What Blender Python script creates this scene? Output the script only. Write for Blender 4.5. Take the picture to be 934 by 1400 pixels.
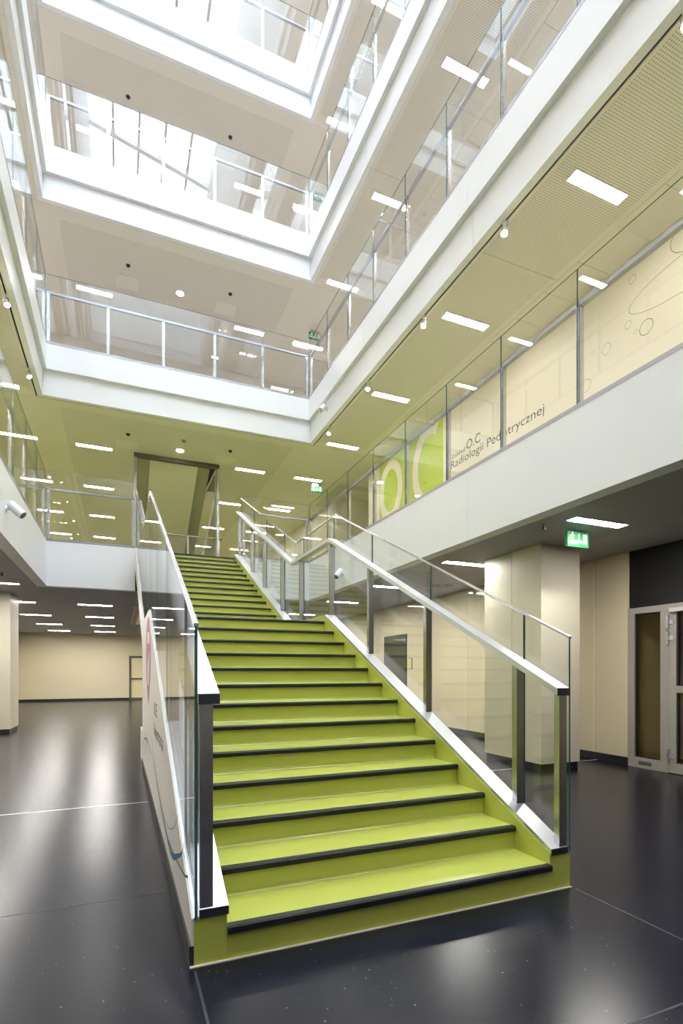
import bpy, bmesh, math, random
from mathutils import Vector, Matrix
random.seed(4)
S = bpy.context.scene
COL = S.collection
for o in list(bpy.data.objects): bpy.data.objects.remove(o)

# ------------------------------------------------------------------ camera, sky, exposure
cam = bpy.data.cameras.new('camera'); camo = bpy.data.objects.new('camera', cam); COL.objects.link(camo)
cam.sensor_fit = 'HORIZONTAL'; cam.sensor_width = 36; cam.lens = 36*716.12/934
cam.shift_y = 218.43/934; cam.clip_start = 0.05; cam.clip_end = 300
camo.location = (-0.3256, -2.5783, 1.4094); camo.rotation_euler = (math.pi/2, 0, -0.4003)
S.camera = camo
W = bpy.data.worlds.new('sky'); S.world = W; W.use_nodes = True
bg = W.node_tree.nodes['Background']; bg.inputs[0].default_value = (0.76, 0.87, 1.0, 1); bg.inputs[1].default_value = 9.5
S.view_settings.view_transform = 'Standard'; S.view_settings.look = 'None'
S.view_settings.gamma = 1; S.view_settings.use_curve_mapping = False
S.view_settings.exposure = 1.0
S.cycles.transparent_max_bounces = 32
S.cycles.diffuse_bounces = 6; S.cycles.max_bounces = 12
S.cycles.sample_clamp_indirect = 6

PANEL = 45.0      # emission of the linear ceiling lights
# ------------------------------------------------------------------ measures (metres)
XL, XR, YB, YF = -1.75, 4.09, 10.0, -9.5
LV = [0, 4.17, 8.33, 12.49, 16.64, 20.8]
DEP = 1.06
ZC = [3.22] + [LV[k+1]-DEP for k in range(1, 5)]
WR, WL, WB, WBU, WF = 6.34, -4.0, 25.0, 15.0, -12.0
CW = 0.19                       # fascia thickness
RISE, RUN = 0.16, 0.3375
Y1, Z1 = -0.02, 0.17
YU = 6.07                       # first nosing of the upper flight
SL = RISE/RUN
def zn(y):                      # pitch line of the stair
    if y < 4.03: return Z1 + SL*(y-Y1)
    if y < 5.733: return 2.09
    return 2.09 + SL*(y-5.733)

# ------------------------------------------------------------------ materials
M = {}
def nodes(name):
    m = bpy.data.materials.new(name); m.use_nodes = True; M[name] = m
    nt = m.node_tree; return m, nt, nt.nodes['Principled BSDF']
def mat(name, col, rough=.5, metal=0, spec=.5, noise=0, nscale=6, bump=0, emit=None, estr=0, coat=0):
    m, nt, p = nodes(name)
    p.inputs['Base Color'].default_value = (*col, 1); p.inputs['Roughness'].default_value = rough
    p.inputs['Metallic'].default_value = metal; p.inputs['Specular IOR Level'].default_value = spec
    if coat: p.inputs['Coat Weight'].default_value = coat; p.inputs['Coat Roughness'].default_value = .15
    if emit: p.inputs['Emission Color'].default_value = (*emit, 1); p.inputs['Emission Strength'].default_value = estr
    if noise:
        tc = nt.nodes.new('ShaderNodeTexCoord'); n = nt.nodes.new('ShaderNodeTexNoise')
        n.inputs['Scale'].default_value = nscale; n.inputs['Detail'].default_value = 4
        nt.links.new(tc.outputs['Object'], n.inputs['Vector'])
        r = nt.nodes.new('ShaderNodeMapRange'); r.inputs['To Min'].default_value = 1-noise; r.inputs['To Max'].default_value = 1+noise
        nt.links.new(n.outputs['Fac'], r.inputs['Value'])
        x = nt.nodes.new('ShaderNodeVectorMath'); x.operation = 'SCALE'; x.inputs[0].default_value = col
        nt.links.new(r.outputs[0], x.inputs['Scale']); nt.links.new(x.outputs[0], p.inputs['Base Color'])
        if bump:
            b = nt.nodes.new('ShaderNodeBump'); b.inputs['Strength'].default_value = bump; b.inputs['Distance'].default_value = .01
            nt.links.new(n.outputs['Fac'], b.inputs['Height']); nt.links.new(b.outputs[0], p.inputs['Normal'])
    return m
mat('white', (.84, .85, .88), .38, noise=.015)
mat('warm_white', (.74, .72, .68), .45, noise=.02)
mat('cream', (.66, .59, .42), .5, noise=.03, nscale=2)
mat('cream_light', (.72, .65, .52), .5)
mat('column_cream', (.66, .61, .50), .45, noise=.03, nscale=2)
mat('upper_wall', (.78, .75, .71), .5, noise=.02)
mat('lime', (.455, .49, .085), .36, noise=.03, nscale=3, coat=.5)
mat('lime_tread', (.56, .63, .05), .36, noise=.03, nscale=3)
mat('lime_floor', (.46, .455, .26), .35, noise=.03)
mat('lime_deep', (.22, .25, .045), .4, noise=.03)
mat('beige_floor', (.45, .42, .39), .4, noise=.04)
mat('black', (.012, .012, .016), .42)
mat('black_panel', (.008, .008, .011), .35)
mat('core_dark', (.02, .02, .02), .9)
mat('steel', (.60, .60, .62), .27, metal=1, noise=.05, nscale=20)
mat('steel_dark', (.10, .10, .12), .35, metal=.8)
mat('steel_rail', (.36, .36, .39), .38, metal=.9)
mat('alu', (.72, .73, .77), .35, metal=.85)
mat('glass_edge', (.03, .13, .11), .12, spec=.8)
mat('door_grey', (.34, .32, .30), .4, noise=.02)
mat('door_cream', (.70, .63, .38), .5)
mat('print_grey', (.06, .06, .065), .5)
mat('print_line', (.22, .19, .14), .5)
mat('print_blue', (.05, .16, .30), .5)
mat('print_pink', (.45, .16, .28), .5)
mat('print_pale', (.72, .62, .58), .5)
mat('green_graphic', (.40, .50, .012), .5)
mat('olive_panel', (.78, .75, .58), .5)
mat('bronze', (.09, .085, .07), .5)
mat('skirt_black', (.025, .023, .02), .5)
mat('olive_dark', (.36, .35, .25), .5)
mat('sign_green', (.003, .09, .022), .5, spec=.2, emit=(.01, .42, .10), estr=.10)
mat('sign_white', (.32, .38, .34), .5, spec=.2, emit=(.8, 1, .9), estr=.25)
mat('panel_light', (.9, .9, .9), .5, emit=(1, .975, .94), estr=PANEL)
mat('panel_light_low', (.9, .9, .9), .5, emit=(1, .96, .89), estr=PANEL*2.0)
mat('lamp_light', (.9, .9, .9), .5, emit=(1, .95, .88), estr=90)
mat('fin_beige', (.55, .46, .36), .6)
mat('mullion', (.10, .11, .14), .4)

def glassmat(name, tint, f0):
    m, nt, p = nodes(name); nt.nodes.remove(p); N = nt.nodes.new; Lk = nt.links.new
    g = N('ShaderNodeNewGeometry'); d = N('ShaderNodeVectorMath'); d.operation = 'DOT_PRODUCT'
    Lk(g.outputs['Incoming'], d.inputs[0]); Lk(g.outputs['Normal'], d.inputs[1])
    a = N('ShaderNodeMath'); a.operation = 'ABSOLUTE'; Lk(d.outputs['Value'], a.inputs[0])
    s = N('ShaderNodeMath'); s.operation = 'SUBTRACT'; s.inputs[0].default_value = 1; Lk(a.outputs[0], s.inputs[1])
    q = N('ShaderNodeMath'); q.operation = 'POWER'; q.inputs[1].default_value = 5; Lk(s.outputs[0], q.inputs[0])
    k = N('ShaderNodeMath'); k.operation = 'MULTIPLY_ADD'; k.inputs[1].default_value = 1-f0; k.inputs[2].default_value = f0; Lk(q.outputs[0], k.inputs[0])
    t = N('ShaderNodeBsdfTransparent'); t.inputs[0].default_value = (*tint, 1)
    gl = N('ShaderNodeBsdfGlossy'); gl.inputs['Roughness'].default_value = 0.0; gl.inputs[0].default_value = (1, 1, 1, 1)
    mx = N('ShaderNodeMixShader'); Lk(k.outputs[0], mx.inputs[0]); Lk(t.outputs[0], mx.inputs[1]); Lk(gl.outputs[0], mx.inputs[2])
    Lk(mx.outputs[0], nt.nodes['Material Output'].inputs['Surface']); return m
glassmat('glass', (.98, .99, .985), .042)
glassmat('door_glass', (.86, .84, .76), .05)

def perf(name, col, x0, x1, y0, y1, pitch=.03, rad=.0064, depth=.28):
    m, nt, p = nodes(name); N = nt.nodes.new; Lk = nt.links.new
    p.inputs['Roughness'].default_value = .55
    g = N('ShaderNodeNewGeometry'); sp = N('ShaderNodeSeparateXYZ'); Lk(g.outputs['Position'], sp.inputs[0])
    def mth(op, a, b=None, c=None):
        n = N('ShaderNodeMath'); n.operation = op
        for i, v in enumerate((a, b, c)):
            if v is None: continue
            if isinstance(v, (int, float)): n.inputs[i].default_value = v
            else: Lk(v, n.inputs[i])
        return n.outputs[0]
    def cell(o): return mth('SUBTRACT', mth('FRACT', mth('DIVIDE', o, pitch)), .5)
    cx, cy = cell(sp.outputs[0]), cell(sp.outputs[1])
    d2 = mth('ADD', mth('MULTIPLY', cx, cx), mth('MULTIPLY', cy, cy))
    hole = mth('LESS_THAN', d2, (rad/pitch)**2)
    inx = mth('MULTIPLY', mth('GREATER_THAN', sp.outputs[0], x0), mth('LESS_THAN', sp.outputs[0], x1))
    iny = mth('MULTIPLY', mth('GREATER_THAN', sp.outputs[1], y0), mth('LESS_THAN', sp.outputs[1], y1))
    f = mth('MULTIPLY', hole, mth('MULTIPLY', inx, iny))
    mx = N('ShaderNodeMix'); mx.data_type = 'RGBA'; Lk(f, mx.inputs[0])
    mx.inputs[6].default_value = (*col, 1); mx.inputs[7].default_value = tuple(c*depth for c in col)+(1,)
    Lk(mx.outputs[2], p.inputs['Base Color']); return m
CB = (.79, .75, .69)
perf('ceil_right', CB, 4.36, 5.60, -30, 9.9)
perf('ceil_left', CB, -3.25, -2.02, -30, 9.9)
perf('ceil_back', CB, -1.55, 3.86, 10.52, 30)
mat('ceil_plain', CB, .55)
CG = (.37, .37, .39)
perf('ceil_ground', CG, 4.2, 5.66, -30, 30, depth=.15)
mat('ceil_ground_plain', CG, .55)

def floor_mat():
    m, nt, p = nodes('dark_floor'); N = nt.nodes.new; Lk = nt.links.new
    tc = N('ShaderNodeTexCoord')
    v = N('ShaderNodeTexVoronoi'); v.inputs['Scale'].default_value = 32; Lk(tc.outputs['Object'], v.inputs['Vector'])
    r = N('ShaderNodeValToRGB'); r.color_ramp.elements[0].position = .09; r.color_ramp.elements[1].position = .13
    r.color_ramp.elements[0].color = (1, 1, 1, 1); r.color_ramp.elements[1].color = (0, 0, 0, 1); Lk(v.outputs['Distance'], r.inputs[0])
    n = N('ShaderNodeTexNoise'); n.inputs['Scale'].default_value = 1.6; n.inputs['Detail'].default_value = 8; n.inputs['Roughness'].default_value = .65
    Lk(tc.outputs['Object'], n.inputs['Vector'])
    c = N('ShaderNodeValToRGB'); c.color_ramp.elements[0].position = .3; c.color_ramp.elements[1].position = .75
    c.color_ramp.elements[0].color = (.006, .0065, .013, 1); c.color_ramp.elements[1].color = (.011, .012, .022, 1); Lk(n.outputs['Fac'], c.inputs[0])
    gate = N('ShaderNodeTexNoise'); gate.inputs['Scale'].default_value = 40; Lk(tc.outputs['Object'], gate.inputs['Vector'])
    gm = N('ShaderNodeMath'); gm.operation = 'GREATER_THAN'; gm.inputs[1].default_value = .60; Lk(gate.outputs['Fac'], gm.inputs[0])
    gx = N('ShaderNodeMath'); gx.operation = 'MULTIPLY'; Lk(r.outputs[0], gx.inputs[0]); Lk(gm.outputs[0], gx.inputs[1])
    mx = N('ShaderNodeMix'); mx.data_type = 'RGBA'; Lk(gx.outputs[0], mx.inputs[0]); Lk(c.outputs[0], mx.inputs[6]); mx.inputs[7].default_value = (.22, .22, .26, 1)
    Lk(mx.outputs[2], p.inputs['Base Color'])
    p.inputs['Roughness'].default_value = .25; p.inputs['Specular IOR Level'].default_value = .24
floor_mat()

# ------------------------------------------------------------------ mesh helpers
WO = {}                                       # world origin of every object
class B:
    def __init__(s): s.v = []; s.f = []; s.m = []
    def add(s, vs, fs, m=0):
        o = len(s.v); s.v += [tuple(q) for q in vs]
        for i, f in enumerate(fs): s.f.append(tuple(o+j for j in f)); s.m.append(m[i] if isinstance(m, (list, tuple)) else m)
        return s
    def box(s, x0, y0, z0, x1, y1, z1, m=0):
        return s.add([(x0,y0,z0),(x1,y0,z0),(x1,y1,z0),(x0,y1,z0),(x0,y0,z1),(x1,y0,z1),(x1,y1,z1),(x0,y1,z1)],
              [(0,3,2,1),(4,5,6,7),(0,1,5,4),(1,2,6,5),(2,3,7,6),(3,0,4,7)], m)
    def prism(s, ax, poly, a, b, m=0, side=None):
        P = {'x': lambda p, t: (t, p[0], p[1]), 'y': lambda p, t: (p[0], t, p[1]), 'z': lambda p, t: (p[0], p[1], t)}[ax]
        n = len(poly); fs = [tuple(range(n)), tuple(range(2*n-1, n-1, -1))] + [(i, (i+1) % n, n+(i+1) % n, n+i) for i in range(n)]
        return s.add([P(p, a) for p in poly]+[P(p, b) for p in poly], fs, [m, m]+[m if side is None else side]*n)
    def cyl(s, p0, p1, r0, r1=None, n=16, m=0):
        r1 = r0 if r1 is None else r1; p0, p1 = Vector(p0), Vector(p1); d = (p1-p0).normalized()
        u = d.orthogonal().normalized(); w = d.cross(u); vs = []
        for p, r in ((p0, r0), (p1, r1)): vs += [p+(u*math.cos(2*math.pi*i/n)+w*math.sin(2*math.pi*i/n))*r for i in range(n)]
        return s.add(vs, [tuple(range(n-1, -1, -1)), tuple(range(n, 2*n))]+[(i, (i+1) % n, n+(i+1) % n, n+i) for i in range(n)], m)
    def tube(s, pts, r, n=8, m=0):
        for a, b in zip(pts, pts[1:]): s.cyl(a, b, r, n=n, m=m)
        return s
    def mesh(s, name, mats, off=(0, 0, 0)):
        me = bpy.data.meshes.new(name)
        me.from_pydata([(x-off[0], y-off[1], z-off[2]) for x, y, z in s.v], [], s.f)
        for k in mats: me.materials.append(M[k])
        me.polygons.foreach_set('material_index', s.m)
        bm = bmesh.new(); bm.from_mesh(me); bmesh.ops.recalc_face_normals(bm, faces=bm.faces); bm.to_mesh(me); bm.free()
        return me
    def smooth_if(s): pass
def link(name, data, org, parent=None):
    o = bpy.data.objects.new(name, data); COL.objects.link(o)
    org = Vector(org); WO[o] = org
    if parent is not None: o.parent = parent; o.location = org-WO[parent]
    else: o.location = org
    return o
def obj(name, b, mats, parent=None, org=None):
    if isinstance(mats, str): mats = [mats]
    if org is None:
        xs, ys, zs = zip(*b.v); org = ((min(xs)+max(xs))/2, (min(ys)+max(ys))/2, min(zs))
    return link(name, b.mesh(name, mats, org), org, parent)
def put(name, me, org, parent=None, rot=None):
    o = link(name, me, org, parent)
    if rot: o.rotation_euler = rot
    return o
def thing(name, label, cat, org, group=None):
    o = link(name, None, org); o.empty_display_size = .2; tag(o, label, cat, group); return o
def tag(o, label, cat, group=None, kind=None):
    o['label'] = label; o['category'] = cat
    if group: o['group'] = group
    if kind: o['kind'] = kind
    return o
def struct(name, label, cat, b=None, mats=None, org=None):
    o = obj(name, b, mats, None, org); return tag(o, label, cat, None, 'structure')
def smooth(o):
    for p in o.data.polygons: p.use_smooth = True
    return o
def rects(x0, x1, y0, y1, holes):
    R = [(x0, x1, y0, y1)]
    for (a, b, c, d) in holes:
        N = []
        for (p, q, r, s_) in R:
            if b <= p or a >= q or d <= r or c >= s_: N.append((p, q, r, s_)); continue
            if r < c: N.append((p, q, r, c))
            if d < s_: N.append((p, q, d, s_))
            lo, hi = max(r, c), min(s_, d)
            if p < a: N.append((p, a, lo, hi))
            if b < q: N.append((b, q, lo, hi))
        R = N
    return R
def side_prism(b, side, s0, s1, poly, m0=0, m1=0, m=0):
    F = {'R': lambda w, s, z: (XR+w, s, z), 'L': lambda w, s, z: (XL-w, s, z), 'B': lambda w, s, z: (s, YB+w, z), 'F': lambda w, s, z: (s, YF-w, z)}[side]
    n = len(poly)
    vs = [F(w, s0+m0*w, z) for w, z in poly]+[F(w, s1+m1*w, z) for w, z in poly]
    b.add(vs, [tuple(range(n)), tuple(range(2*n-1, n-1, -1))]+[(i, (i+1) % n, n+(i+1) % n, n+i) for i in range(n)], m)
ORD = ['ground', 'first', 'second', 'third', 'fourth', 'fifth']

# ------------------------------------------------------------------ ground floor
g = B(); g.box(-5, -12.3, -.3, 9.2, 25.9, 0)
fl = struct('floor', 'glossy near-black speckled ground floor around the lime stair', 'floor', g, 'dark_floor', (0, 0, 0))
def joint(x0, y0, x1, y1, m='print_pale'): obj('floor_joint', B().box(x0, y0, 0, x1, y1, .0012), m, fl)
mat('joint_light', (.55, .56, .60), .4); mat('joint_dark', (.035, .036, .045), .4)
joint(-4.6, 3.455, -.05, 3.478, 'joint_light'); joint(2.45, 3.455, 5.1, 3.475, 'joint_light'); joint(5.96, 3.555, 6.72, 3.575, 'joint_light')
joint(-.006, -6, .006, -.04, 'joint_dark'); joint(2.394, -6, 2.406, -.04, 'joint_dark'); joint(-4.6, -1.10, 6.7, -1.09, 'joint_dark'); joint(-4.6, .95, -.05, .957, 'joint_dark')

# ------------------------------------------------------------------ storeys: slabs, fascias, ceilings
VOID1 = (0.05, 2.25, 13.05, 18.2)            # opening in the first floor
VOID2 = (0.06, 2.22, 12.55, 14.85)            # opening in the second floor, over the upper flight
FL_M = {1: 'lime_floor', 2: 'beige_floor', 3: 'beige_floor', 4: 'beige_floor', 5: 'beige_floor'}
YBR = [YF, -6.81, -3.41, -.01, 3.39, 6.79, YB]
for k in range(1, 6):
    L = LV[k]; zc = ZC[k-1]; wb = WB if k <= 2 else WBU
    b = B(); c = CW
    holes = [(XL-c, XR+c, YF-c, YB+c)]
    if k == 1: holes.append(VOID1)
    if k == 2: holes.append(VOID2)
    xr = 9.2 if k <= 2 else WR+.2
    zl = zc+.04
    for (x0, x1, y0, y1) in rects(WL-.7, xr, WF-.2, wb+.7, holes):
        b.box(x0, y0, zl, x1, y1, L-.012, 1); b.box(x0, y0, L-.012, x1, y1, L, 2 if k == 1 and y0 > 10 else 0)
    f = struct('floor', f'{ORD[k]}-floor gallery deck around the atrium with pale fascia edge', 'floor', b, [FL_M[k], 'core_dark', 'lime_deep'], (1.17, 1.75, L))
    if k == 1: pol = [(0, L), (0, zc), (c, zc), (c, L)]
    else: pol = [(0, L), (0, L-.53), (.085, L-.53), (.085, zc), (c, zc), (c, L)]
    for side in 'RL':
        for i in range(6):
            b = B(); e = .003
            s0 = YBR[i]+(0 if i == 0 else e); s1 = YBR[i+1]-(0 if i == 5 else e)
            side_prism(b, side, s0, s1, pol, -1 if i == 0 else 0, 1 if i == 5 else 0)
            obj('fascia_panel', b, 'white', f)
    for side in 'BF':
        if side == 'B' and k == 1:
            for (s0, s1, a0, a1) in ((XL, -.012, -1, 0), (2.402, XR, 0, 1)):
                b = B(); side_prism(b, side, s0, s1, pol, a0, a1); obj('fascia_panel', b, 'white', f)
        else:
            b = B(); side_prism(b, side, XL, XR, pol, -1, 1); obj('fascia_panel', b, 'white', f)

for k in range(0, 5):
    zc = ZC[k]; gr = k == 0; wb = {0: 25.6, 1: WB}.get(k, WBU); t = .02
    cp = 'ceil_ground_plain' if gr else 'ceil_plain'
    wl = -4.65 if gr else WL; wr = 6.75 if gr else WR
    slot = .03 if k == 1 else .003
    a = CW+slot
    # dark backing just under the slab, one object; the panels hang from it
    b = B()
    holes = [(XL-c, XR+c, YF-c, YB+c)]
    if k == 0: holes.append(VOID1)
    if k == 1: holes.append(VOID2)
    for (x0, x1, y0, y1) in rects(wl, wr if k else 6.75, WF, wb, holes): b.box(x0, y0, zc+.025, x1, y1, zc+.038)
    ce = struct('ceiling', f'{"dark grey" if gr else "pale beige perforated"} panel ceiling over the {ORD[k]} floor', 'ceiling', b, 'core_dark', (1.17, 1.75, zc))
    def panel(x0, x1, y0, y1, m): obj('ceiling_panel', B().box(x0, y0, zc, x1, y1, zc+t), m, ce)
    ys = [WF, -6.81, -3.41, -.01, 3.39, 6.79, YB+a-.004]
    for i in range(6):
        e = .003; y0, y1 = ys[i]+e, ys[i+1]-e
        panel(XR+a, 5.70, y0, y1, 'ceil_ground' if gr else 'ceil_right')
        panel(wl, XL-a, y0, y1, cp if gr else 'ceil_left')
    # small plain tiles between the perforated field and the wall
    y = -3.5
    panel(5.706, wr, WF, y-.003, cp)
    while y < YB+a-.01:
        y1 = min(y+.65, YB+a-.004)
        panel(5.706, wr, y+.003, y1-.003, cp); y += .65
    panel(XL-a+.003, XR+a-.003, WF, YF-a, cp)
    # end bay
    hs = [VOID1] if k == 0 else [VOID2] if k == 1 else []
    for (x0, x1, y0, y1) in rects(wl, wr, YB+a, wb, hs):
        panel(x0+.002, x1-.002, y0+.002, y1-.002, cp if gr else 'ceil_back')
    if k == 1:
        panel(WR+.003, 9, 11.15, 13.6, cp)

# ------------------------------------------------------------------ walls
w = B(); w.box(6.75, 3.0, 0, 6.95, 25.6, 3.26)
wr0 = struct('wall_right', 'cream ground-floor wall running back behind the cream column', 'wall', w, 'cream', (6.75, 10, 0))
yy = 3.02
while yy < 24:
    y1 = min(yy+.60 if yy < 3.1 else yy+3.36, 25.58)
    obj('wall_panel', B().box(6.735, yy, .12, 6.75, y1-.02, 3.215), 'cream', wr0)
    obj('cover_strip', B().box(6.728, y1-.018, .12, 6.75, y1+.018, 3.215), 'cream_light', wr0)
    yy = y1+.02
obj('skirting', B().box(6.742, 3.02, 0, 6.75, 25.6, .115), 'black', wr0)
w = B(); w.box(6.75, -12, 0, 6.95, .2, 3.26); w.box(6.75, .2, 2.36, 6.95, 3.0, 3.26)
wd = struct('wall_door', 'black wall panel above the grey glazed double door', 'wall', w, 'cream', (6.75, 0, 0))
obj('black_panel', B().box(6.74, .2, 2.36, 6.75, 2.995, 3.215), 'black_panel', wd)
struct('wall_left', 'cream ground-floor wall far side under the dark ceiling', 'wall', B().box(-4.85, -12, 0, -4.65, 25.6, 3.26), 'cream')
w = B(); w.box(-4.85, 25.6, 0, .10, 25.8, 3.26); w.box(.10, 25.6, 2.2, 1.25, 25.8, 3.26); w.box(1.25, 25.6, 0, 6.95, 25.8, 3.26)
wbk = struct('wall_back', 'cream end wall of the ground floor behind the stair', 'wall', w, 'cream')
obj('skirting', B().box(-4.65, 25.58, 0, .1, 25.6, .12), 'black', wbk)
struct('wall_front', 'plain wall closing the hall across from the stair foot', 'wall', B().box(-5, -12.3, 0, 7, -12.0, LV[5]+.2), 'upper_wall')
# vestibule behind the glazed door
v = B(); v.box(8.3, -.2, 0, 8.5, 3.4, 3.2); v.box(6.95, 3.05, 0, 8.3, 3.2, 3.2); v.box(6.95, 0, 0, 8.3, .15, 3.2); v.box(6.95, .15, 2.9, 8.3, 3.05, 3.0)
struct('wall_vestibule', 'dim vestibule walls seen through the grey glazed door', 'wall', v, 'cream')
for k in range(1, 5):
    z0, z1 = LV[k], ZC[k]+.03; wb = WB if k == 1 else WBU
    m = 'cream_light' if k == 1 else 'upper_wall'
    w = B()
    if k == 1:
        w.box(WR, WF, z0, WR+.2, 11.15, z1); w.box(WR, 13.6, z0, WR+.2, wb, z1)
        w.box(9, 11.1, z0, 9.2, 13.65, z1); w.box(WR+.2, 11.0, z0, 9, 11.15, z1); w.box(WR+.2, 13.6, z0, 9, 13.75, z1)
    else: w.box(WR, WF, z0, WR+.2, wb, z1)
    q = struct('wall_right', f'{ORD[k]}-floor corridor wall ' + ('with grey lettering and a green 0C graphic' if k == 1 else 'behind the glass balustrade, plain beige'), 'wall', w, m, (WR, 1.5, z0))
    if k == 1: WALL1 = q
    struct('wall_left', f'{ORD[k]}-floor corridor wall across the atrium from the lettered wall side', 'wall', B().box(WL-.2, WF, z0, WL, wb, z1), m)
    struct('wall_back', f'{ORD[k]}-floor end wall beyond the stair side', 'wall', B().box(WL-.2, wb, z0, WR+.2, wb+.2, z1), m)

# ------------------------------------------------------------------ glazed roof over the atrium
zr = lambda x: 28.5-.225*(x-1.17)
u = B()
for (x0, x1, y0, y1) in ((XL-.2, XL, YF-.2, YB+.2), (XR, XR+.2, YF-.2, YB+.2)): u.box(x0, y0, LV[5], x1, y1, zr(x0)-.1)
for y0, y1 in ((YF-.2, YF), (YB, YB+.2)): u.prism('y', [(XL, LV[5]), (XR, LV[5]), (XR, zr(XR)-.05), (XL, zr(XL)-.05)], y0, y1)
struct('wall_rooflight', 'white upstand walls around the glazed roof over the atrium', 'wall', u, 'white')
sk = struct('window_1', 'pitched glass roof with dark glazing bars over the atrium', 'skylight',
            B().box(XL-.2, YF-.2, zr(XL-.2)-.16, XL-.08, YB+.2, zr(XL-.2)), 'mullion')
xs = [XL-.1+i*(XR-XL+.2)/5 for i in range(6)]; yb = [YF-.1+i*(YB-YF+.2)/6 for i in range(7)]
for i in range(5):
    for j in range(6):
        x0, x1 = xs[i], xs[i+1]
        obj('roof_pane', B().prism('y', [(x0, zr(x0)+.05), (x1, zr(x1)+.05), (x1, zr(x1)+.062), (x0, zr(x0)+.062)], yb[j], yb[j+1]), 'glass', sk)
for x in xs: obj('glazing_bar', B().box(x-.05, YF-.1, zr(x)-.10, x+.05, YB+.1, zr(x)+.05), 'mullion', sk)
for y in yb: obj('roof_beam', B().prism('y', [(xs[0], zr(xs[0])-.35), (xs[-1], zr(xs[-1])-.35), (xs[-1], zr(xs[-1])-.06), (xs[0], zr(xs[0])-.06)], y-.12, y+.12), 'alu', sk)

# ------------------------------------------------------------------ staircase
ST = thing('staircase', 'lime green straight staircase with black nosings and a mid landing', 'staircase', (1.2, 0, 0))
SX0, SX1, SW = .157, 2.222, 2.39
def nose_pts():
    P = []
    for i in range(13): P.append((Y1+RUN*i, Z1+RISE*i))
    for j in range(13): P.append((YU+RUN*j, Z1+RISE*(13+j)))
    return P
NP = nose_pts()
for i, (y, z) in enumerate(NP):
    y2 = NP[i+1][0]+.02 if i < 25 else YB+CW-.002
    zl = z-RISE if i else .0
    r = y+.018
    poly = [(r-.012, zl), (r-.004, zl+.010), (r, zl+.026), (r, z-.012), (y+.004, z), (y2-.002, z), (y2-.002, z-.05), (r+.05, z-.05), (r+.05, zl)] if i else \
           [(r, 0), (r, z-.012), (y+.004, z), (y2-.002, z), (y2-.002, z-.05), (r+.05, z-.05), (r+.05, 0)]
    s = obj('step', B().prism('x', poly, SX0, SX1), 'lime_tread' if False else 'lime', ST)
    t = .0025
    nz = [(y-.004, z-.034), (y-.004, z-.006), (y+.002, z+t), (y+.040, z+t), (y+.040, z-.004), (y+.016, z-.006), (y+.016, z-.034)]
    obj('nosing', B().prism('x', nz, SX0+.002, SX1-.002), 'black', s)
KY = [0, 4.03, 5.733, 10.1]
def band(lo, hi, y0, y1):
    ys = [y0]+[q for q in KY[1:3] if y0 < q < y1]+[y1]
    return [(y, zn(y)+lo) for y in ys]+[(y, zn(y)+hi) for y in reversed(ys)]
for (x0, x1, nm) in ((0, SX0, 'stringer'), (SX1, SW, 'stringer')):
    up = [(0, zn(0)+.058), (4.03, 2.148), (5.733, 2.148), (10.1, zn(10.1)+.058)]
    poly = up+[(10.1, zn(10.1)-.36), (6.0, zn(6.0)-.36), (5.9, 0), (0, 0)]
    obj(nm, B().prism('x', poly, x0, x1), 'lime', ST)
obj('soffit', B().prism('x', [(6.0, zn(6.0)-.36), (10.1, zn(10.1)-.36), (10.1, zn(10.1)-.30), (6.0, zn(6.0)-.30)], SX0, SX1), 'white', ST)
obj('landing_end_panel', B().box(SX0, 5.88, 0, SX1, 5.9, 1.95), 'white', ST)
PX = -.012
def pan(y0, y1):
    ys = [y0]+[q for q in KY[1:3] if y0 < q < y1]+[y1]
    return [(y0, .10), (y1, .10)]+[(y, zn(y)+.05) for y in reversed(ys)]
SP = []
for (y0, y1) in ((.0, 3.514), (3.522, 5.9)): SP.append(obj('side_panel', B().prism('x', pan(y0, y1), PX, 0), 'warm_white', ST))
obj('side_panel', B().prism('x', band(-.38, .05, 5.9, 10.1), PX, 0), 'warm_white', ST)
obj('plinth_panel', B().box(PX, 5.9, 0, .12, 6.7, .5), 'warm_white', ST)
obj('skirting', B().box(-.022, .0, 0, 0, 5.9, .10), 'skirt_black', ST)
obj('floor_bead', B().box(-.02, -.014, 0, SW+.004, 0, .006), 'cream_light', ST)

def stroke(parent, pts, w, m, X=PX, d=.0012, sgn=-1):     # printed line in a plane of constant X, pts (y, z)
    b = B(); L_, R_ = [], []
    ws = w if isinstance(w, list) else [w]*len(pts)
    for i, p in enumerate(pts):
        a = pts[max(i-1, 0)]; c_ = pts[min(i+1, len(pts)-1)]
        t = Vector((c_[0]-a[0], c_[1]-a[1])).normalized(); n = Vector((-t.y, t.x))*ws[i]/2
        L_.append((X+sgn*d, p[0]+n.x, p[1]+n.y)); R_.append((X+sgn*d, p[0]-n.x, p[1]-n.y))
    k = len(pts); b.add(L_+R_, [(i, i+1, k+i+1, k+i) for i in range(k-1)])
    return obj('printed_line', b, m, parent)
def smoothpts(P, n=8):
    out = []
    for i in range(len(P)-1):
        p0, p1, p2, p3 = P[max(i-1, 0)], P[i], P[i+1], P[min(i+2, len(P)-1)]
        for j in range(n):
            t = j/n; out.append(tuple(.5*((2*p1[q])+(-p0[q]+p2[q])*t+(2*p0[q]-5*p1[q]+4*p2[q]-p3[q])*t*t+(-p0[q]+3*p1[q]-3*p2[q]+p3[q])*t**3) for q in (0, 1)))
    return out+[P[-1]]
bl = smoothpts([(3.4, .72), (2.8, .48), (2.0, .30), (1.3, .215), (.95, .225), (.68, .31), (.42, .41), (.31, .50)])
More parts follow.
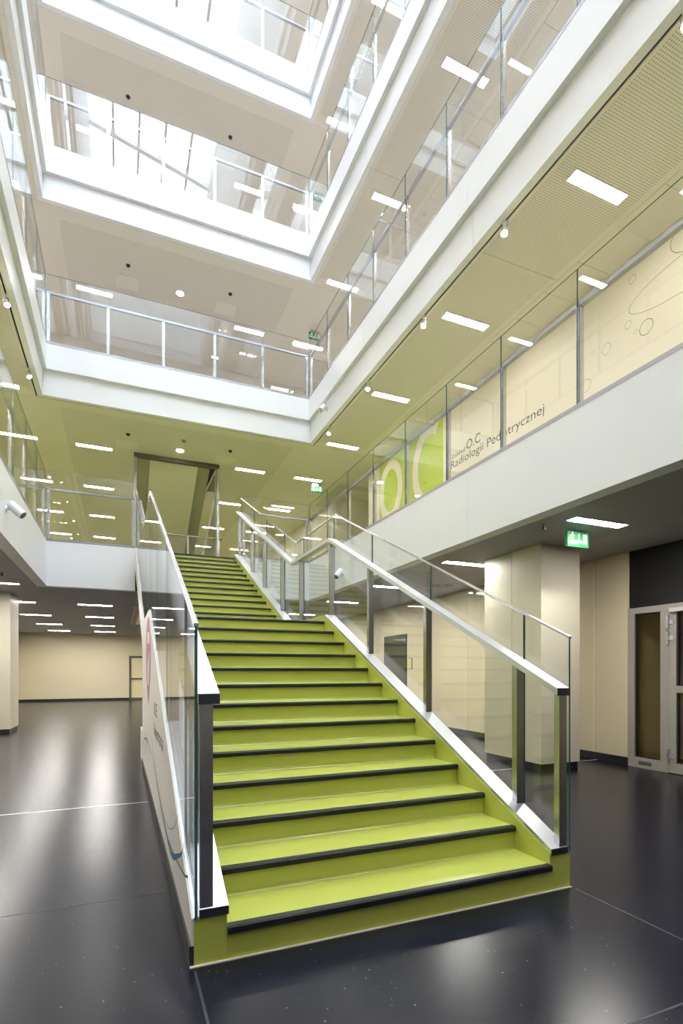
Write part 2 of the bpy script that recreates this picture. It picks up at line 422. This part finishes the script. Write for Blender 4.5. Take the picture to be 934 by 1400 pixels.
stroke(SP[0], bl, [.012+.03*math.sin(math.pi*i/len(bl))**2 for i in range(len(bl))], 'print_blue')
stroke(SP[0], smoothpts([(1.25, .235), (.82, .27), (.52, .305), (.26, .345), (.12, .39)]), .013, 'print_grey')
stroke(SP[0], smoothpts([(3.04, .51), (2.4, .36), (1.85, .30), (1.35, .31), (1.05, .37), (.8, .46), (.62, .57)]), .007, 'print_line')
stroke(SP[1], [(4.63, .34), (4.63, .62)], .05, 'print_grey')
stroke(SP[1], smoothpts([(5.75, .25), (5.3, .45), (4.63, .55), (4.0, .56), (3.55, .5)]), .02, 'print_grey')
stroke(SP[1], smoothpts([(5.2, .25), (4.9, .42), (4.63, .55), (4.2, .5), (3.9, .36)]), .015, 'print_grey')
# pink printed drop
def blob(parent, pts, m, X=PX, d=.0012):
    obj('printed_shape', B().add([(X-d, y, z) for y, z in pts], [tuple(range(len(pts)))]), m, parent)
drop = [(4.1, 1.0)]+smoothpts([(4.3, 1.15), (4.62, 1.4), (4.72, 1.7), (4.55, 1.95), (4.12, 2.07), (3.72, 1.95), (3.56, 1.7), (3.62, 1.4), (3.9, 1.12)], 4)
blob(SP[1], drop, 'print_pink')
blob(SP[1], [(4.58, 1.38), (4.5, 1.38), (4.5, 1.8), (4.58, 1.8)], 'print_pale', d=.002); blob(SP[1], [(4.28, 1.25), (4.0, 1.25), (3.8, 1.6), (3.8, 1.66), (4.1, 1.55), (4.28, 1.5)], 'print_pale', d=.002)
blob(SP[1], [(4.4, 1.9), (3.75, 1.86), (3.8, 1.72), (4.35, 1.78)], 'print_pale', d=.002)

def text_mesh(txt, name, m, parent, y0, y1, z, height=None, X=0, sgn=-1):     # lettering on a wall facing -X, from y0 to y1, one mesh per letter
    cu = bpy.data.curves.new('t', 'FONT'); cu.body = txt; cu.size = 1; cu.extrude = 0
    t = bpy.data.objects.new('t', cu); COL.objects.link(t)
    dg = bpy.context.evaluated_depsgraph_get(); me = bpy.data.meshes.new_from_object(t.evaluated_get(dg))
    bpy.data.objects.remove(t); bpy.data.curves.remove(cu)
    V = [q.co.copy() for q in me.vertices]; F = [tuple(p.vertices) for p in me.polygons]; bpy.data.meshes.remove(me)
    par = list(range(len(V)))
    def root(i):
        while par[i] != i: par[i] = par[par[i]]; i = par[i]
        return i
    for f in F:
        for i in f[1:]: par[root(i)] = root(f[0])
    isl = {}
    for f in F: isl.setdefault(root(f[0]), []).append(f)
    G = sorted(([min(V[i].x for f in fs for i in f), max(V[i].x for f in fs for i in f), fs] for fs in isl.values()), key=lambda q: q[0])
    out = []
    for g_ in G:
        if out and g_[0] < out[-1][1]-.01: out[-1][1] = max(out[-1][1], g_[1]); out[-1][2] = out[-1][2]+g_[2]
        else: out.append(g_)
    mx = G[0][0]; wd = max(q[1] for q in out)-mx; hh = max(q.y for q in V)
    s = (y0-y1)/wd; sz = s if height is None else height/hh
    for g_ in out:
        ids = sorted({i for f in g_[2] for i in f}); ix = {v: n for n, v in enumerate(ids)}
        b = B().add([(X+sgn*.0015, y0-(V[i].x-mx)*s, z+V[i].y*sz) for i in ids], [tuple(ix[i] for i in f) for f in g_[2]])
        obj(name, b, m, parent)
text_mesh('0.E', 'letter', 'print_grey', SP[0], 2.92, 2.48, .99, .12, PX)
text_mesh('Rejestracja', 'letter', 'print_grey', SP[0], 2.95, 1.76, .785, .12, PX)

# stair balustrades
PY = [.02, .42, 1.63, 2.85, 4.05, 5.35, 6.4, 7.65, 8.7, 10.02]
for sd, lab in ((1, 'glass and steel stair balustrade on the side next to the cream column'), (-1, 'glass and steel stair balustrade above the white printed side panel')):
    mir = (lambda a, b: (a, b)) if sd == 1 else (lambda a, b: (SW-b, SW-a))
    T = thing('stair_balustrade', lab, 'balustrade', (2.3 if sd == 1 else .09, 0, .23))
    x0, x1 = mir(2.226, 2.366); obj('base_rail', B().prism('x', band(.060, .092, -.004, 10.1), x0, x1), 'alu', T)
    xa, xb = mir(2.36, 2.392); obj('cover_strip', B().prism('x', band(.046, .0605, -.004, 10.1), xa, xb), 'alu', T)
    obj('rail_end', B().box(x0, -.012, zn(0)+.05, x1, -.003, zn(0)+.09), 'steel_dark', T)
    x0, x1 = mir(2.27, 2.372); hr = obj('handrail', B().prism('x', band(1.085, 1.13, -.012, 10.1), x0, x1), 'alu', T)
    obj('end_cap', B().box(x0, -.018, zn(0)+1.075, x1, -.012, zn(0)+1.125), 'steel_dark', hr)
    x0, x1 = mir(2.30, 2.363)
    for i, y in enumerate(PY):
        d = .05
        p = obj('post', B().prism('x', [(y-d/2 if i else 0.0, zn(y)+.085), (y+d/2, zn(y+d/2)+.085), (y+d/2, zn(y+d/2)+1.09), (y-d/2 if i else 0., zn(y-d/2 if i else 0)+1.09)], x0, x1), 'steel', T)
    x0, x1 = mir(2.374, 2.388)
    gy = [-.01, .41, 1.65, 2.9, 4.08, 5.36, 6.41, 7.66, 8.71, 10.1]
    for a, b_ in zip(gy, gy[1:]):
        obj('glass_pane', B().prism('x', band(.05, 1.455, a+.003, b_-.003), x0, x1, 0, 1), ['glass', 'glass_edge'], T)
    xa, xb = x0-.004, x1+.004
    obj('glass_cap', B().prism('x', band(1.452, 1.468, -.012, 10.1), xa, xb), 'steel', T)

# ------------------------------------------------------------------ gallery balustrades
def balustrade(side, k, s0, s1, label, posts=None, ends=(1, 1)):
    L = LV[k]
    F = {'R': (lambda w: XR+w, 1), 'L': (lambda w: XL-w, 1), 'B': (lambda w: YB+w, 0)}[side]
    org = (F[0](.05), (s0+s1)/2, L) if F[1] else ((s0+s1)/2, F[0](.05), L)
    T = thing('gallery_balustrade', label, 'balustrade', org)
    def bx(b, a0, a1, w0, w1, z0, z1, m=0):
        u0, u1 = sorted((F[0](w0), F[0](w1)))
        if F[1]: return b.box(u0, a0, z0, u1, a1, z1, m)
        return b.box(a0, u0, z0, a1, u1, z1, m)
    obj('base_channel', bx(B(), s0, s1, -.003, .075, L, L+.045), 'steel_rail', T)
    obj('handrail', bx(B(), s0, s1, .028, .085, L+1.085, L+1.13), 'steel_rail', T)
    n = max(1, round((s1-s0)/1.2)); ps = posts or [s0+.03+(s1-s0-.06)*i/n for i in range(n+1)]
    pm = None; gm = {}
    for p in ps:
        o_ = (F[0](.055), p, L+.045) if F[1] else (p, F[0](.055), L+.045)
        if pm is None: pm = bx(B(), p-.03, p+.03, .032, .078, L+.045, L+1.085).mesh('post', ['steel'], o_)
        put('post', pm, o_, T)
    gs = sorted(set([s0]+[p for p in ps if s0+.2 < p < s1-.2]+[s1]))
    for a, b_ in zip(gs, gs[1:]):
        b = B(); m = [1, 1, 0, 1, 0, 1] if not F[1] else [1, 1, 1, 0, 1, 0]
        bx(b, a+.003, b_-.003, .012, .025, L+.01, L+1.475, m)
        obj('glass_pane', b, ['glass', 'glass_edge'], T)
    return T
yp = [1.53-1.2*i for i in range(6, 0, -1)]+[1.53, 2.73, 3.93, 5.14, 6.36, 7.56, 8.76, 9.95]
yp = [y for y in yp if y > -4.2]
FLW = {1: 'first', 2: 'second', 3: 'third', 4: 'fourth'}
for k in range(1, 5):
    o1 = 'in front of the lettered corridor wall' if k == 1 else f'on the {FLW[k]}-floor gallery above the lettered wall'
    balustrade('R', k, yp[0]-.03, YB, f'long glass balustrade with steel posts {o1}', yp)
    o2 = f'on the {FLW[k]}-floor gallery opposite the lettered wall side'
    balustrade('L', k, yp[0]-.03, YB, f'long glass balustrade with steel posts {o2}', yp)
    if k > 1: balustrade('B', k, XL, XR, f'cross glass balustrade on the {FLW[k]}-floor edge above the stair head')
balustrade('B', 1, XL, -.02, 'short glass balustrade on the white fascia beside the printed stair side')
balustrade('B', 1, 2.41, XR, 'short glass balustrade from the stair head to the lettered corridor side')

# ------------------------------------------------------------------ upper flight and its steel portal (first floor, behind the stair head)
UF = thing('stair_flight', 'plain upper stair flight seen from below inside the steel portal', 'staircase', (1.1, 12.6, LV[1]))
zt = ZC[1]+.02
def slope(y): return zt-.50*(y-12.6)
def sl_poly(d0, d1): return [(12.6, zt-d0), (18.4, slope(18.4)-d0), (18.4, slope(18.4)+d1), (12.6, zt+d1)]
obj('soffit_panel', B().prism('x', sl_poly(0, .08), .44, 1.72), 'olive_panel', UF)
obj('stringer', B().prism('x', sl_poly(-.05, .3), .10, .44), 'olive_dark', UF)
obj('stringer', B().prism('x', sl_poly(-.05, .3), 1.72, 2.06), 'olive_dark', UF)
PT = thing('steel_portal', 'tall steel portal frame with dark header behind the stair head', 'frame', (1.13, 12.5, LV[1]))
for x in (.02, 2.2): obj('post', B().box(x, 12.46, LV[1], x+.07, 12.56, ZC[1]-.10), 'steel', PT)
obj('header', B().box(.02, 12.44, ZC[1]-.10, 2.27, 12.58, ZC[1]-.002), 'bronze', PT)
for x in (.05, 2.225): obj('glass_pane', B().box(x-.006, 12.95, LV[1]+.02, x+.006, 16.5, ZC[1]-.12, [1, 1, 1, 0, 1, 0]), ['glass', 'glass_edge'], PT)
VR = thing('void_railing', 'low steel and glass railing across the floor opening at the stair head', 'railing', (1.7, 12.85, LV[1]))
obj('handrail', B().cyl((.6, 12.82, 5.27), (2.42, 12.82, 5.27), .03, n=14), 'steel', VR)
for x in (.72, 1.45, 2.32): obj('post', B().box(x-.022, 12.80, LV[1], x+.022, 12.84, 5.25), 'steel', VR)
obj('glass_pane', B().box(.68, 12.785, LV[1]+.06, 2.36, 12.797, 5.20, [1, 1, 0, 1, 0, 1]), ['glass', 'glass_edge'], VR)
vb = B()
x0, x1, y0, y1 = VOID1
for q in ((x0, x0+.16, y0, y1), (x1-.16, x1, y0, y1)): vb.box(q[0], q[2], 3.16, q[1], q[3], 4.15)
for q in ((x0+.16, x1-.16, y0, y0+.05), (x0+.16, x1-.16, y1-.05, y1)): vb.box(q[0], q[2], 3.16, q[1], q[3], 4.15)
struct('trim_1', 'cream lining boards of the floor opening above the back of the hall', 'trim', vb, 'cream_light')

# ------------------------------------------------------------------ columns
def column(x0, x1, y0, y1, seam, label):
    T = thing('column', label, 'column', ((x0+x1)/2, (y0+y1)/2, 0))
    obj('base', B().box(x0+.02, y0+.02, 0, x1-.02, y1-.02, .10), 'black', T)
    b = B()
    if seam: b.box(x0, y0, .10, x1, seam-.006, 3.218); b.box(x0+.008, seam-.006, .10, x1-.008, seam+.006, 3.218); b.box(x0, seam+.006, .10, x1, y1, 3.218)
    else: b.box(x0, y0, .10, x1, y1, 3.218)
    obj('shaft', b, 'column_cream', T)
column(5.15, 5.88, 3.13, 4.37, 3.73, 'broad cream column under the green exit sign beside the glazed door')
column(-3.40, -2.63, 11.38, 12.42, None, 'cream column under the dark ceiling beyond the printed stair side')

# ------------------------------------------------------------------ door with sidelight
DX = 6.742
D = tag(link('door_1', None, (6.75, 1.9, 0)), 'grey framed glazed double door with sidelight under the black panel', 'door', None, 'structure')
def dbox(nm, y0, y1, z0, z1, m, x0=DX-.03, x1=6.80, par=None): return obj(nm, B().box(x0, y0, z0, x1, y1, z1), m, par or D)
fr = B()
for (y0, y1, z0, z1) in ((2.89, 2.995, 0, 2.355), (2.365, 2.485, 0, 2.355), (2.485, 2.89, 0, .15), (2.485, 2.89, 2.265, 2.355), (.2, 2.365, 2.30, 2.355), (.2, .27, 0, 2.30)): fr.box(DX-.03, y0, z0, 6.80, y1, z1)
obj('frame', fr, 'door_grey', D)
dbox('sidelight_glass', 2.485, 2.89, .15, 2.265, 'door_glass', 6.765, 6.775)
gk = B()
for (y0, y1, z0, z1) in ((2.872, 2.889, .15, 2.265), (2.486, 2.503, .15, 2.265), (2.503, 2.872, 2.25, 2.265), (2.503, 2.872, .15, .165)): gk.box(6.735, y0, z0, 6.76, y1, z1)
obj('gasket', gk, 'black', D)
def leaf(y1, y0):
    b = B()
    for (a, c_, z0, z1) in ((y1-.11, y1, .01, 2.295), (y0, y0+.11, .01, 2.295), (y0+.11, y1-.11, 2.235, 2.295), (y0+.11, y1-.11, 1.12, 1.215), (y0+.11, y1-.11, .01, .15)): b.box(DX-.035, a, z0, 6.795, c_, z1)
    l = obj('leaf', b, 'door_grey', D)
    for z0, z1 in ((.15, 1.12), (1.215, 2.235)):
        obj('glass', B().box(6.765, y0+.11, z0, 6.775, y1-.11, z1), 'door_glass', l)
        kk = B()
        kk.box(6.73, y1-.128, z0, 6.76, y1-.111, z1); kk.box(6.73, y0+.111, z0, 6.76, y0+.128, z1); kk.box(6.73, y0+.128, z1-.015, 6.76, y1-.128, z1); kk.box(6.73, y0+.128, z0, 6.76, y1-.128, z0+.015)
        obj('gasket', kk, 'black', l)
    return l
l1 = leaf(2.36, 1.32); l2 = leaf(1.31, .275)
for z in (2.10, 1.88, .24):
    h = B(); h.cyl((DX-.05, 2.365, z-.09), (DX-.05, 2.365, z-.035), .022, n=12); h.cyl((DX-.05, 2.365, z-.03), (DX-.05, 2.365, z+.03), .024, n=12); h.cyl((DX-.05, 2.365, z+.035), (DX-.05, 2.365, z+.09), .022, n=12)
    h.box(DX-.05, 2.285, z-.03, DX-.036, 2.36, z+.03)
    obj('hinge', h, 'alu', l1)
obj('door_closer', B().box(DX-.09, 1.75, 2.235, DX-.036, 2.32, 2.29), 'alu', l1)
obj('vent', B().box(DX-.034, 2.62, .045, DX-.030, 2.82, .10), 'bronze', D)
D2 = tag(link('door_2', None, (.68, 25.6, 0)), 'pale glazed door with bronze frame in the far end wall', 'door', None, 'structure')
fr = B()
for (x0, x1, z0, z1) in ((.10, .2, 0, 2.2), (1.15, 1.25, 0, 2.2), (.2, 1.15, 2.1, 2.2), (.2, 1.15, 0, .12), (.2, 1.15, 1.02, 1.1)): fr.box(x0, 25.56, z0, x1, 25.64, z1)
obj('frame', fr, 'bronze', D2)
obj('pane', B().box(.2, 25.6, .12, 1.15, 25.61, 1.02), 'door_cream', D2); obj('pane', B().box(.2, 25.6, 1.1, 1.15, 25.61, 2.1), 'door_cream', D2)
Wd = struct('window_2', 'dark glass panel in the cream wall seen through the stair balustrade', 'window', B().box(6.715, 9.62, .3, 6.745, 10.9, 2.42), 'black_panel')
obj('pane', B().box(6.708, 9.66, .34, 6.715, 10.86, 2.38), 'glass', Wd)
T = thing('entry_panel', 'small grey entry panel on the wall beside the dark glass panel', 'panel', (6.72, 9.42, 1.5))
obj('housing', B().box(6.70, 9.33, 1.48, 6.735, 9.51, 1.78), 'door_grey', T); obj('faceplate', B().box(6.695, 9.35, 1.5, 6.70, 9.49, 1.76), 'door_cream', T)

# ------------------------------------------------------------------ wall lettering and graphics on the first floor
gp = obj('green_graphic', B().box(WR-.003, 7.33, LV[1]+.02, WR, 10.45, 7.262), 'green_graphic', WALL1)
def ring(cy, cz, ry, rz, iy, iz, a0, a1, nm, m, par, X, n=56):
    b = B(); P = []
    for i in range(n+1):
        t = math.radians(a0+(a1-a0)*i/n); P.append(t)
    o_ = [(X, cy+ry*math.cos(t), cz+rz*math.sin(t)) for t in P]; q = [(X, cy+iy*math.cos(t), cz+iz*math.sin(t)) for t in P]
    b.add(o_+q, [(i, i+1, n+1+i+1, n+1+i) for i in range(n)])
    return obj(nm, b, m, par)
ring(9.80, 6.25, .64, .82, .39, .56, 0, 360, 'graphic_zero', 'cream_light', gp, WR-.0045)
ring(7.90, 6.25, .76, .98, .50, .70, -122, 122, 'graphic_letter', 'cream_light', gp, WR-.0045)
obj('graphic_dot', B().prism('x', [(8.95+.11*math.cos(t*.4), 5.42+.13*math.sin(t*.4)) for t in range(15)], WR-.0045, WR-.003), 'cream_light', gp)
text_mesh('Radiologii Pediatrycznej', 'letter', 'print_grey', WALL1, 7.03, 4.30, 5.83, .165, WR)
text_mesh('Zakład', 'letter', 'print_grey', WALL1, 7.02, 6.52, 6.04, .085, WR)
text_mesh('O.C', 'letter', 'print_grey', WALL1, 6.48, 6.02, 6.04, .19, WR)
for (cy, cz, ry, rz, th) in ((1.72, 6.54, .97, .25, .009), (1.75, 7.0, .33, .22, .009), (2.42, 6.15, .105, .105, .011), (3.06, 6.21, .075, .085, .006), (3.44, 5.85, .10, .10, .006),
        (2.63, 6.95, .055, .06, .006), (2.70, 6.35, .05, .06, .006), (2.58, 6.18, .03, .03, .005), (3.3, 6.3, .03, .03, .005), (1.85, 6.55, .05, .06, .005), (.9, 5.8, .3, .3, .008)):
    ring(cy, cz, ry, rz, ry-th, rz-th, 0, 360, 'printed_ring', 'print_line', WALL1, WR-.0015)

# ------------------------------------------------------------------ ceiling lights
LW, LD = .86, .17
hm = B()
for q in ((-LW/2, -LD/2, -LW/2+.012, LD/2), (LW/2-.012, -LD/2, LW/2, LD/2), (-LW/2+.012, -LD/2, LW/2-.012, -LD/2+.012), (-LW/2+.012, LD/2-.012, LW/2-.012, LD/2)): hm.box(q[0], q[1], -.010, q[2], q[3], 0)
hm = hm.mesh('trim_frame', ['alu']); dm = B().box(-LW/2+.012, -LD/2+.012, -.006, LW/2-.012, LD/2-.012, -.001).mesh('diffuser', ['panel_light'])
dm0 = B().box(-LW/2+.012, -LD/2+.012, -.006, LW/2-.012, LD/2-.012, -.001).mesh('diffuser', ['panel_light_low'])
def light(x, y, k, label, group):
    T = thing('ceiling_light', label, 'ceiling light', (x, y, ZC[k]), group)
    put('trim_frame', hm, (x, y, ZC[k]), T); put('diffuser', dm if k else dm0, (x, y, ZC[k]), T)
YR = [9.93, 7.30, 4.68, 2.05, -.58, -3.2, -5.8, -8.4]
NTH = ['first', 'second', 'third', 'fourth', 'fifth', 'sixth', 'seventh', 'eighth']
for k in range(0, 5):
    for i, y in enumerate(YR):
        if k == 0 and y < 0: continue
        light(5.0, y, k, f'linear {ORD[k]}-floor ceiling light on the lettered wall side, {NTH[i]} from the stair-head corner', f'{ORD[k]}-floor lights, lettered side')
        light(-2.66, y, k, f'linear {ORD[k]}-floor ceiling light opposite the lettered wall side, {NTH[i]} from the stair-head end', f'{ORD[k]}-floor lights, facing side')
    ys, xs_ = ((13.1, 16.5, 20.0, 23.4), (4.95, 3.2, -.94, -2.78)) if k == 0 else ((12.5, 15.75, 19.1, 22.5), (4.95, 3.17, -.94, -2.66)) if k == 1 else ((12.65,), (4.95, 3.17, -.94, -2.66))
    for j, y in enumerate(ys):
        for i, x in enumerate(xs_):
            row = f'{NTH[j]} row behind the stair' if k < 2 else 'end gallery row'
            light(x, y, k, f'linear {ORD[k]}-floor ceiling light in the {row}, {NTH[i]} from the lettered wall', f'{ORD[k]}-floor lights beyond the atrium')

# ------------------------------------------------------------------ downlights, detectors, hatches on the end galleries
rm = B().cyl((0, 0, -.02), (0, 0, 0), .115, .125, 28).mesh('ring', ['alu']); lm = B().cyl((0, 0, -.026), (0, 0, -.018), .085, .085, 24).mesh('lens', ['lamp_light'])
def loc_k(k): return f'on the {ORD[k]}-floor ceiling above the end gallery'
for k in range(1, 5):
    T = thing('downlight', f'round bright downlight {loc_k(k)}', 'downlight', (1.14, 11.84, ZC[k]))
    put('ring', rm, (1.14, 11.84, ZC[k]), T); put('lens', lm, (1.14, 11.84, ZC[k]), T)
    for x, sd_ in ((-.14, 'farther from'), (2.37, 'nearer')):
        T = thing('camera_dome', f'small black dome {loc_k(k)}, {sd_} the lettered wall', 'detector', (x, 11.36, ZC[k]), f'black domes, {ORD[k]} floor')
        smooth(obj('base', B().cyl((x, 11.36, ZC[k]-.012), (x, 11.36, ZC[k]-.001), .05, .055, 20), 'steel_dark', T))
        d = B()
        for i in range(4):
            t0, t1 = i*math.pi/8, (i+1)*math.pi/8
            d.cyl((x, 11.36, ZC[k]-.012-.042*math.sin(t0)), (x, 11.36, ZC[k]-.012-.042*math.sin(t1)), .042*math.cos(t0), max(.042*math.cos(t1), .002), 18)
        obj('dome', d, 'black', T)
        hx = x-.0
        T = tag(obj('access_hatch', B().box(hx-.27, 11.75, ZC[k]-.004, hx+.27, 12.25, ZC[k]-.0005), 'ceil_plain'), f'square access hatch {loc_k(k)}, {sd_} the lettered wall', 'hatch', f'hatches, {ORD[k]} floor')
T = thing('smoke_detector', 'round grey smoke detector on first-floor ceiling before the portal', 'detector', (1.17, 11.2, ZC[1]))
obj('base', B().cyl((1.17, 11.2, ZC[1]-.03), (1.17, 11.2, ZC[1]-.001), .05, .07, 20), 'door_grey', T)
obj('sensor', B().cyl((1.17, 11.2, ZC[1]-.05), (1.17, 11.2, ZC[1]-.03), .02, .03, 16), 'steel_dark', T)
for (x, y, lab) in ((4.47, 2.38, 'small dark sprinkler head on the grey ceiling before the column'), (5.98, 3.3, 'small dark sprinkler head on the grey ceiling past the column'), (-2.3, 8.6, 'small dark sprinkler head on the grey ceiling opposite the printed stair side')):
    T = thing('sprinkler_head', lab, 'sprinkler', (x, y, 3.22))
    obj('escutcheon', B().cyl((x, y, 3.205), (x, y, 3.219), .035, .04, 16), 'door_grey', T); obj('nozzle', B().cyl((x, y, 3.16), (x, y, 3.205), .018, .014, 12).cyl((x, y, 3.155), (x, y, 3.16), .03, .03, 12), 'steel_dark', T)
T = thing('air_diffuser', 'square swirl air diffuser in the grey ceiling beyond the column', 'vent', (5.88, 6.68, 3.22))
obj('plate', B().box(5.6, 6.4, 3.212, 6.16, 6.96, 3.219), 'door_grey', T)
for i in range(12):
    t = i*math.pi/6; c_, s_ = math.cos(t), math.sin(t); P = []
    for (a, b_) in ((.07, -.012), (.24, -.03), (.24, .012), (.07, .012)): P.append((5.88+a*c_-b_*s_, 6.68+a*s_+b_*c_))
    obj('slot', B().prism('z', P, 3.2095, 3.212), 'black', T)

# ------------------------------------------------------------------ spotlights
def axis_lamp(b, p, d, ln, r, m=0): p = Vector(p); d = Vector(d).normalized(); return b.cyl(p-d*ln/2, p+d*ln/2, r, n=24, m=m)
def slot_spot(x, y, sgn, label, group):
    z = ZC[1]; T = thing('spotlight', label, 'spotlight', (x, y, z), group)
    obj('mount', B().cyl((x, y, z-.02), (x, y, z-.001), .035, n=18), 'white', T)
    hp = [(x, y+.055*math.cos(t), z-.02-.075*math.sin(t)) for t in [i*math.pi/10 for i in range(11)]]
    obj('yoke', B().tube(hp, .008), 'steel', T)
    d = Vector((-.35*sgn, -.25, -.9)).normalized(); c_ = Vector((x, y, z-.12))
    smooth_body = obj('head', B().cyl(c_-d*.05, c_+d*.05, .036, .045, 22), 'white', T)
    obj('lens', B().cyl(c_+d*.05, c_+d*.056, .036, n=20), 'lamp_light', smooth_body)
for i_, y in enumerate((9.1, 6.95, 4.85, 2.88, .5, -1.6)):
    slot_spot(XR+CW+.015, y, 1, f'small bright spotlight in the ceiling slot before the lettered wall, {NTH[i_]} from the stair-head corner', 'slot spotlights, lettered side')
    slot_spot(XL-CW-.015, y, -1, f'small bright spotlight in the ceiling slot opposite the lettered wall, {NTH[i_]} from the stair-head end', 'slot spotlights, facing side')
def can_spot(p, n, d, label):
    p = Vector(p); n = Vector(n); d = Vector(d).normalized(); T = thing('can_spotlight', label, 'spotlight', p)
    obj('mount', B().cyl(p, p+n*.02, .04, n=18).cyl(p+n*.02, p+n*.07, .014, n=12), 'white', T)
    c_ = p+n*.125
    h = smooth(obj('head', B().cyl(c_-d*.11, c_+d*.11, .062, n=28), 'white', T)); h.data.shade_flat()
    obj('reflector', B().cyl(c_+d*.108, c_+d*.1125, .052, n=24), 'steel', h)
can_spot((XR, 7.74, 3.50), (-1, 0, 0), (-.6, -.35, -.72), 'white can spotlight on the fascia below the green 0C graphic')
can_spot((XL, 5.74, 3.62), (1, 0, 0), (.72, -.2, -.66), 'white can spotlight on the fascia of the gallery opposite the lettering')
can_spot((XR+.085, 8.93, 7.60), (-1, 0, 0), (-.6, -.4, -.7), 'white can spotlight under the second-floor fascia near the corner')

# ------------------------------------------------------------------ exit signs
def exit_sign(x, y, zc, label, face=-1, wdt=.36, h=.19, drop=.03):
    T = thing('exit_sign', label, 'exit sign', (x, y, zc)); z1 = zc-drop; z0 = z1-h; f = y-.022
    obj('bracket', B().box(x-.14, y-.012, z1, x+.14, y+.012, zc-.001), 'steel', T)
    o = obj('panel', B().box(x-wdt/2, y-.02, z0, x+wdt/2, y+.02, z1), 'sign_green', T)
    s = h/.19
    def P(nm, pts): obj(nm, B().prism('y', [(x+a*s, z0+b_*s) for a, b_ in pts], f, f+.0025), 'sign_white', o)
    P('door_symbol', [(.085, .04), (.15, .04), (.15, .165), (.085, .165)]); P('door_jamb', [(.005, .085), (.018, .085), (.018, .17), (.005, .17)])
    P('arrow', [(.0, .058), (.035, .058), (.035, .044), (.078, .068), (.035, .092), (.035, .078), (.0, .078)])
    P('arrow_bar', [(-.168, .04), (-.004, .04), (-.004, .082), (-.168, .082)])
    P('runner_head', [(-.096+.013*math.cos(t*.785), .168+.013*math.sin(t*.785)) for t in range(8)])
    P('runner', [(a_-.02, b2_*.86+.03) for a_, b2_ in [(-.09, .145), (-.068, .142), (-.045, .125), (-.05, .118), (-.075, .128), (-.08, .11), (-.055, .09), (-.065, .07), (-.075, .072), (-.07, .088), (-.095, .102), (-.115, .08), (-.145, .08), (-.145, .09), (-.12, .092), (-.105, .115), (-.1, .13), (-.12, .118), (-.128, .125)]])
exit_sign(5.06, 2.42, ZC[0], 'green exit sign hanging from the grey ceiling before the cream column')
exit_sign(5.3, 12.7, ZC[1], 'small green exit sign on first-floor ceiling by the recess past the lettered wall', drop=.1)
exit_sign(4.95, 11.9, ZC[2], 'small green exit sign on second-floor ceiling at the gallery corner', drop=.08)
exit_sign(5.1, 11.95, ZC[3], 'small green exit sign on third-floor ceiling at the gallery corner', drop=.08)
